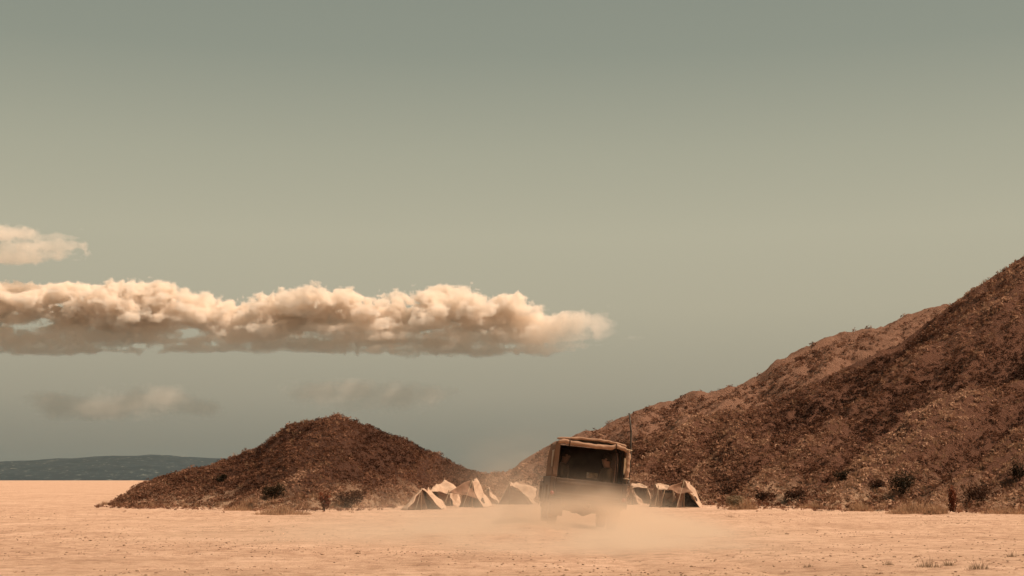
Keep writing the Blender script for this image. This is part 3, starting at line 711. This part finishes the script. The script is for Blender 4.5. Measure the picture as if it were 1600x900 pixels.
roll([(-.78, -.02, 1.875), (-.3, -.03, 1.925), (.3, -.03, 1.925), (.72, -.02, 1.86)], .028, 'curtain_edge', 4.0)
roll([(.775, -.03, 1.80), (.785, -.04, 1.6), (.79, -.04, 1.4), (.785, -.03, 1.17)], .05, 'gathered_curtain', 7.0)
for xx in (-.50, .50): MB().tube([(xx, -.02, 1.91), (xx, -.115, 1.83), (xx, -.04, 1.735), (xx, .02, 1.80)], .012, 6).build('curtain_strap', BAG, T)
for zz in (1.78, 1.16): MB().tube([(.785+.062*math.cos(a), -.035+.062*math.sin(a), zz) for a in np.linspace(0, 6.28, 13)], .011, 6).build('curtain_tie', ROPE, T)
m = MB(); panel(m, (-.80, -.01, 1.05), (-.70, -.02, 1.05), (-.69, -.02, 1.82), (-.79, -.01, 1.80), wr=.008).build('corner_curtain', TRUCKCLOTH, T, smooth=True, solid=.012)
# aerial
MB().lathe([(0, .035), (.03, .035), (.05, .02), (.12, .012), (.14, .004)], (.86, .12, 1.06), 'z', 12).build('aerial_base', DARKM, T, smooth=True)
MB().box((.85, .12, 1.04), (.10, .10, .03)).build('aerial_bracket', DARKM, T, bevel=.005)
MB().tube([(.86, .12, 1.15), (.845, .12, 1.7), (.80, .11, 2.2), (.72, .10, 2.58)], [.022, .021, .019, .016], 6).build('aerial', DARKM, T, smooth=True)
# pale tool handle and strap standing in the load bed
hd = MB().tube([(-.42, .35, .93), (-.46, .32, 1.12)], [.03, .022], 8).build('spade_handle', WOOD, None); hd.parent = T

# ------------------------------------------------------------------ people in the truck
def person(label, base, face, lean, seed):
    # seated on a side bench; +y is forward of the person
    J = {}; V = []; E = []; Rr = []
    def add(p, r, prev=None):
        V.append(Vector(p)); Rr.append(r); i = len(V)-1
        if prev is not None: E.append((prev, i))
        return i
    pel = add((0, 0, .10), .15); ab = add((0, .02, .28), .145, pel); ch = add((0, .04+lean, .46), .165, ab); nk = add((0, .05+lean, .60), .062, ch)
    h1 = add((0, .07+lean, .70), .085, nk); h2 = add((0, .075+lean, .80), .098, h1); add((0, .07+lean, .87), .07, h2)
    add((0, .175+lean, .765), .018, h1)   # nose
    for s in (-1, 1):
        add((s*.095, .07+lean, .77), .02, h2)
        sh = add((s*.19, .04+lean, .53), .075, ch); el = add((s*.26, .10+lean, .27), .05, sh); wr = add((s*.14, .36, .20), .034, el); pm = add((s*.11, .44, .19), .036, wr)
        for k, (dx, ln) in enumerate(((-.035, .07), (-.012, .085), (.012, .08), (.034, .062))):
            f1 = add((s*(.11+dx), .44+ln*.55, .20), .010, pm); add((s*(.11+dx*1.05), .44+ln, .165), .008, f1)
        th = add((s*.06, .42, .20), .012, pm); add((s*.045, .46, .185), .009, th)
        hp = add((s*.10, .06, .09), .105, pel); kn = add((s*.13, .46, .09), .072, hp); an = add((s*.13, .44, -.30), .05, kn); add((s*.13, .58, -.35), .042, an)
    me = bpy.data.meshes.new('person'); me.from_pydata(V, E, []); o = bpy.data.objects.new('person', me); COL.objects.link(o)
    sk = o.modifiers.new('skin', 'SKIN'); sk.use_smooth_shade = True
    for i, sv in enumerate(me.skin_vertices[0].data):
        sv.radius = (Rr[i], Rr[i]); sv.use_root = (i == 0)
    su = o.modifiers.new('sub', 'SUBSURF'); su.levels = su.render_levels = 2
    dg = bpy.context.evaluated_depsgraph_get(); nm = bpy.data.meshes.new_from_object(o.evaluated_get(dg))
    o.modifiers.clear(); o.data = nm; nm.name = 'person'
    nm.materials.clear(); nm.materials.append(SHIRT); nm.materials.append(SKIN)
    for p in nm.polygons:
        c = p.center
        if c.z > .585 or (c.y > .36 and .14 < c.z < .26): p.material_index = 1
    nm.shade_smooth()
    hm = MB().lathe([(.735, .094), (.79, .107), (.85, .10), (.895, .07), (.915, .02)], (0, .055+lean, 0), 'z', 18)
    hm.build('hair', HAIR, o, smooth=True)
    M = T.matrix_basis @ Matrix.Translation(base) @ Matrix.Rotation(face, 4, 'Z')
    o.matrix_world = M
    tag(o, label, 'person', 'passengers riding in the truck')
    return o
person('person in khaki sitting inside the truck on the right bench', (.50, .80, .78), R(105), .03, 1)
person('person in khaki sitting in shadow inside the truck on the left bench', (-.54, 1.45, .80), R(-110), .02, 2)

# ------------------------------------------------------------------ volumes: dust and clouds
def vnoise(shape, cells, rng):            # smooth value noise on a voxel grid, cells = lattice size per axis
    g = rng.random([max(2, int(c)+2) for c in cells]); out = g
    for ax in range(3):
        n = shape[ax]; t = np.linspace(0, out.shape[ax]-1.001, n); i = t.astype(int); f = t-i; f = f*f*(3-2*f)
        sh = [1, 1, 1]; sh[ax] = n; f = f.reshape(sh)
        out = np.take(out, i, ax)*(1-f)+np.take(out, i+1, ax)*f
    return out
def vfbm(shape, cells, octs, rng, gain=.55, billow=False):
    s = 0; a = 1; tot = 0; c = np.array(cells, float)
    for _ in range(octs):
        k = vnoise(shape, c, rng)
        if billow: k = 1-np.abs(2*k-1)
        s = s+a*k; tot += a; a *= gain; c = c*2.03
    return s/tot
def volume_object(name, mn_, mx_, dens, mat):
    nx, ny, nz = dens.shape
    me = bpy.data.meshes.new(name); me.vertices.add(nx*ny*nz)
    at = me.attributes.new('dens', 'FLOAT', 'POINT'); at.data.foreach_set('value', dens.reshape(-1).astype(np.float32))
    src = bpy.data.objects.new(name+'_samples', me)
    o = bpy.data.objects.new(name, bpy.data.volumes.new(name)); COL.objects.link(o)
    co = np.zeros((nx*ny*nz, 3), np.float32); co[0] = mn_; co[1:] = mx_
    me.vertices.foreach_set('co', co.reshape(-1)); me.update()
    ng = bpy.data.node_groups.new(name+'_volume', 'GeometryNodeTree')
    ng.interface.new_socket('Geometry', in_out='INPUT', socket_type='NodeSocketGeometry'); ng.interface.new_socket('Geometry', in_out='OUTPUT', socket_type='NodeSocketGeometry')
    n, l = ng.nodes, ng.links
    gi, go = n.new('NodeGroupInput'), n.new('NodeGroupOutput')
    pos = n.new('GeometryNodeInputPosition')
    sub = n.new('ShaderNodeVectorMath'); sub.operation = 'SUBTRACT'; l.new(pos.outputs[0], sub.inputs[0]); sub.inputs[1].default_value = mn_
    mul = n.new('ShaderNodeVectorMath'); mul.operation = 'MULTIPLY'; l.new(sub.outputs[0], mul.inputs[0])
    mul.inputs[1].default_value = [(k-1)/(b-a) for k, a, b in zip((nx, ny, nz), mn_, mx_)]
    hf = n.new('ShaderNodeVectorMath'); hf.operation = 'ADD'; hf.inputs[1].default_value = (.5, .5, .5); l.new(mul.outputs[0], hf.inputs[0])
    fl = n.new('ShaderNodeVectorMath'); fl.operation = 'FLOOR'; l.new(hf.outputs[0], fl.inputs[0])
    dot = n.new('ShaderNodeVectorMath'); dot.operation = 'DOT_PRODUCT'; l.new(fl.outputs[0], dot.inputs[0]); dot.inputs[1].default_value = (ny*nz, nz, 1)
    si = n.new('GeometryNodeSampleIndex'); si.data_type = 'FLOAT'; si.domain = 'POINT'; si.clamp = True
    na = n.new('GeometryNodeInputNamedAttribute'); na.data_type = 'FLOAT'; na.inputs['Name'].default_value = 'dens'
    oi = n.new('GeometryNodeObjectInfo'); oi.inputs['Object'].default_value = src; oi.transform_space = 'ORIGINAL'; l.new(oi.outputs['Geometry'], si.inputs['Geometry']); l.new(na.outputs[0], si.inputs['Value']); l.new(dot.outputs['Value'], si.inputs['Index'])
    vc = n.new('GeometryNodeVolumeCube'); l.new(si.outputs[0], vc.inputs['Density'])
    vc.inputs['Min'].default_value = mn_; vc.inputs['Max'].default_value = mx_
    for k, v in zip('XYZ', (nx, ny, nz)): vc.inputs['Resolution '+k].default_value = v
    sm = n.new('GeometryNodeSetMaterial'); sm.inputs['Material'].default_value = mat
    l.new(vc.outputs[0], sm.inputs[0]); l.new(sm.outputs[0], go.inputs[0])
    md = o.modifiers.new('volume', 'NODES'); md.node_group = ng
    o.data.materials.append(mat)
    return o
def vol_mat(name, color, aniso):
    m = bpy.data.materials.new(name); m.use_nodes = True; n, l = m.node_tree.nodes, m.node_tree.links
    n.remove(n['Principled BSDF']); v = n.new('ShaderNodeVolumePrincipled')
    v.inputs['Color'].default_value = (*color, 1); v.inputs['Density'].default_value = 1.0; v.inputs['Anisotropy'].default_value = aniso
    l.new(v.outputs[0], n['Material Output'].inputs['Volume'])
    return m
def axes(lo, hi, shape):
    return np.meshgrid(*[np.linspace(a, b, k) for a, b, k in zip(lo, hi, shape)], indexing='ij', sparse=True)
def dust():
    lo, hi, sh = (-7, 17, -.2), (7, 45, 3.0), (112, 126, 40)
    X, Y, Z = axes(lo, hi, sh); rng = np.random.default_rng(3); D = np.zeros(sh)
    for cx, cy, cz, rx, ry, rz, a in [(1.5, 28.4, .10, 1.15, 1.3, .45, 1.0), (.6, 29.2, .06, .9, 1.6, .34, .45), (2.3, 28.6, .1, .6, 1.3, .38, .6), (3.0, 26.6, .05, .85, 1.5, .21, 1.6), (2.5, 24.8, .02, 1.3, 1.6, .18, .9),
                                      (-.4, 28.0, .05, 1.6, 2.0, .36, .50), (-.8, 25.5, .02, 2.2, 2.4, .30, .32), (-2.8, 24.5, .02, 2.4, 2.4, .28, .18), (1.4, 29.2, .68, 1.1, .9, .48, .20), (2.3, 21.5, .0, 1.4, 2.2, .15, .8), (.7, 22.0, .0, 1.8, 2.4, .12, .5),
                                      (.3, 36, .9, 1.4, 3.5, .9, .07), (.0, 33, .3, .8, 2.5, .5, .14), (-1.5, 38, .2, 3.0, 5, .4, .04)]:
        D += a*np.exp(-(((X-cx)/rx)**2+((Y-cy)/ry)**2+((Z-cz)/rz)**2))
    D *= np.clip(4.6*(vfbm(sh, (12, 17, 6), 4, rng, .62)-.335), .15, 3.0)
    D[D < .002] = 0
    D[0] = D[-1] = 0; D[:, 0] = D[:, -1] = 0; D[:, :, -1] = 0
    return tag(volume_object('dust', lo, hi, D, vol_mat('dust', (.95, .79, .63), .1)), 'cloud of tan dust thrown up behind the truck', kind='stuff')
dust()

CD = 6000.0
CLOUD = vol_mat('cloud_vapour', (1.0, .93, .855), .0)
def cloud(label, puffs, x0, x1, y0, y1, depth, rho, seed, vox=1.4, rough=1.25, thr=(.02, .20), bill=(9, 4), low=1.0, fade=1.0):
    # puffs: (column, row, half width, half height) in photo pixels at distance CD
    s = CD/F; rng = np.random.default_rng(seed)
    lo = ((x0-800)*s, CD-depth/2, H0+(HY-y1)*s); hi = ((x1-800)*s, CD+depth/2, H0+(HY-y0)*s)
    sh = (int((x1-x0)/vox), int(depth/s/vox/2.2), int((y1-y0)/vox))
    gx = np.linspace(x0, x1, sh[0]); gy = np.linspace(-depth/2/s, depth/2/s, sh[1]); gz = np.linspace(y1, y0, sh[2])
    f = np.full(sh, -1.0)
    for cx, cy, rx, ry in puffs:
        flat = rx > 2.6*ry; oy = rng.normal(0, .05 if flat else .08)*depth/s; rd = ry*1.7 if flat else rx*1.7
        i0, i1 = np.searchsorted(gx, (cx-rx*1.6, cx+rx*1.6)); k0, k1 = np.searchsorted(-gz, (-(cy+ry*1.6), -(cy-ry*1.6)))
        if i1 <= i0 or k1 <= k0: continue
        d = np.sqrt(((gx[i0:i1, None, None]-cx)/rx)**2+((gy[None, :, None]-oy)/rd)**2+((gz[None, None, k0:k1]-cy)/ry)**2)
        f[i0:i1, :, k0:k1] = np.maximum(f[i0:i1, :, k0:k1], 1-d)
    L = np.array([x1-x0, depth/s, y1-y0])
    nb = vfbm(sh, L/bill[0]/2, 4, rng, .6, True); nf = vfbm(sh, L*np.array([.7, 1, 1.2])/34, 4, rng, .68)
    f = f+rough*(.13*(nb-nb.mean())/nb.std()+.19*(nf-nf.mean())/nf.std())-.05
    e = np.clip((f-thr[0])/(thr[1]-thr[0]), 0, 1); D = rho*e*e*(3-2*e)*np.interp(gz, [492, 520], [1, low])[None, None, :]
    D *= np.interp(gx, [780, 960], [1, fade])[:, None, None]
    D[0] = D[-1] = 0; D[:, 0] = D[:, -1] = 0; D[:, :, 0] = D[:, :, -1] = 0
    o = volume_object('cloud', lo, hi, D, CLOUD)
    return tag(o, label, 'cloud', 'clouds low in the sky')
def bank():
    r = random.Random(4); P = []
    topc = curve([(-80, 450), (0, 446), (50, 443), (120, 441), (200, 444), (280, 449), (320, 460), (345, 470), (372, 474), (420, 468), (450, 456), (500, 451), (545, 449), (585, 466), (620, 460), (690, 450),
                  (730, 453), (760, 472), (795, 463), (828, 475), (852, 497), (890, 487), (920, 491), (945, 512), (1000, 526)])
    x = -80
    while x < 945:
        t = topc(x); rr = r.uniform(8, 23)
        P.append((x, t+rr*.95, rr*1.15, rr))
        P.append((x+r.uniform(-12, 12), t+rr*1.1+r.uniform(10, 20), r.uniform(20, 34), r.uniform(12, 18))); P.append((x+r.uniform(-14, 14), t+rr+r.uniform(26, 44), r.uniform(22, 36), r.uniform(9, 14)))
        if x > 850: P = P[:-2]
        x += r.uniform(9, 24)
    P = [(a, min(b, 533-d), c, d) for a, b, c, d in P]
    for k in range(56): P.append((r.uniform(-80, 880), r.uniform(506, 534), r.uniform(40, 100), r.uniform(8, 14)))
    for k in range(44): P.append((r.uniform(-80, 850), r.uniform(532, 550), r.uniform(50, 120), r.uniform(6, 10)))
    P += [(880, 520, 70, 12), (940, 524, 60, 8), (990, 528, 40, 5), (900, 540, 80, 6), (815, 500, 24, 26), (800, 480, 24, 18), (715, 478, 30, 26), (905, 500, 22, 14)]
    return P
cloud('long sunlit cumulus bank stretching from the left edge across the sky', bank(), -110, 1030, 425, 570, 480, .055, 21, low=.42, thr=(.06, .26), fade=.08)
cloud('small cloud at the left edge above the long bank', [(5, 366, 30, 14), (-35, 364, 30, 18), (40, 368, 24, 10), (-70, 370, 30, 18), (20, 384, 70, 12), (70, 386, 56, 10), (-10, 398, 70, 11), (60, 396, 60, 9), (80, 370, 40, 5), (20, 404, 60, 8), (-60, 394, 70, 14)], -100, 140, 335, 425, 300, .009, 22)
cloud('faint low pinkish cloud above the headland, left of the mound', [(92, 634, 40, 17), (140, 638, 44, 18), (215, 631, 46, 20), (262, 627, 46, 19), (303, 636, 36, 14), (180, 638, 44, 18)], 40, 350, 600, 660, 300, .0042, 23, thr=(-.3, .6))
cloud('faintest thin low cloud above the mound', [(500, 615, 45, 18), (560, 613, 45, 18), (620, 620, 50, 20), (668, 617, 36, 15), (560, 630, 60, 12)], 440, 720, 592, 650, 300, .003, 24, thr=(-.3, .6))

# ------------------------------------------------------------------ haze
m = MB().box((0, 2310, 41), (10060, 5420, 88))
hz = m.build('haze', vol_mat('haze_air', (.62, .80, .82), .0)); hz.data.materials[0].node_tree.nodes['Principled Volume'].inputs['Density'].default_value = 2.6e-5
tag(hz, 'thin blue-grey distance haze over the plain', kind='stuff')
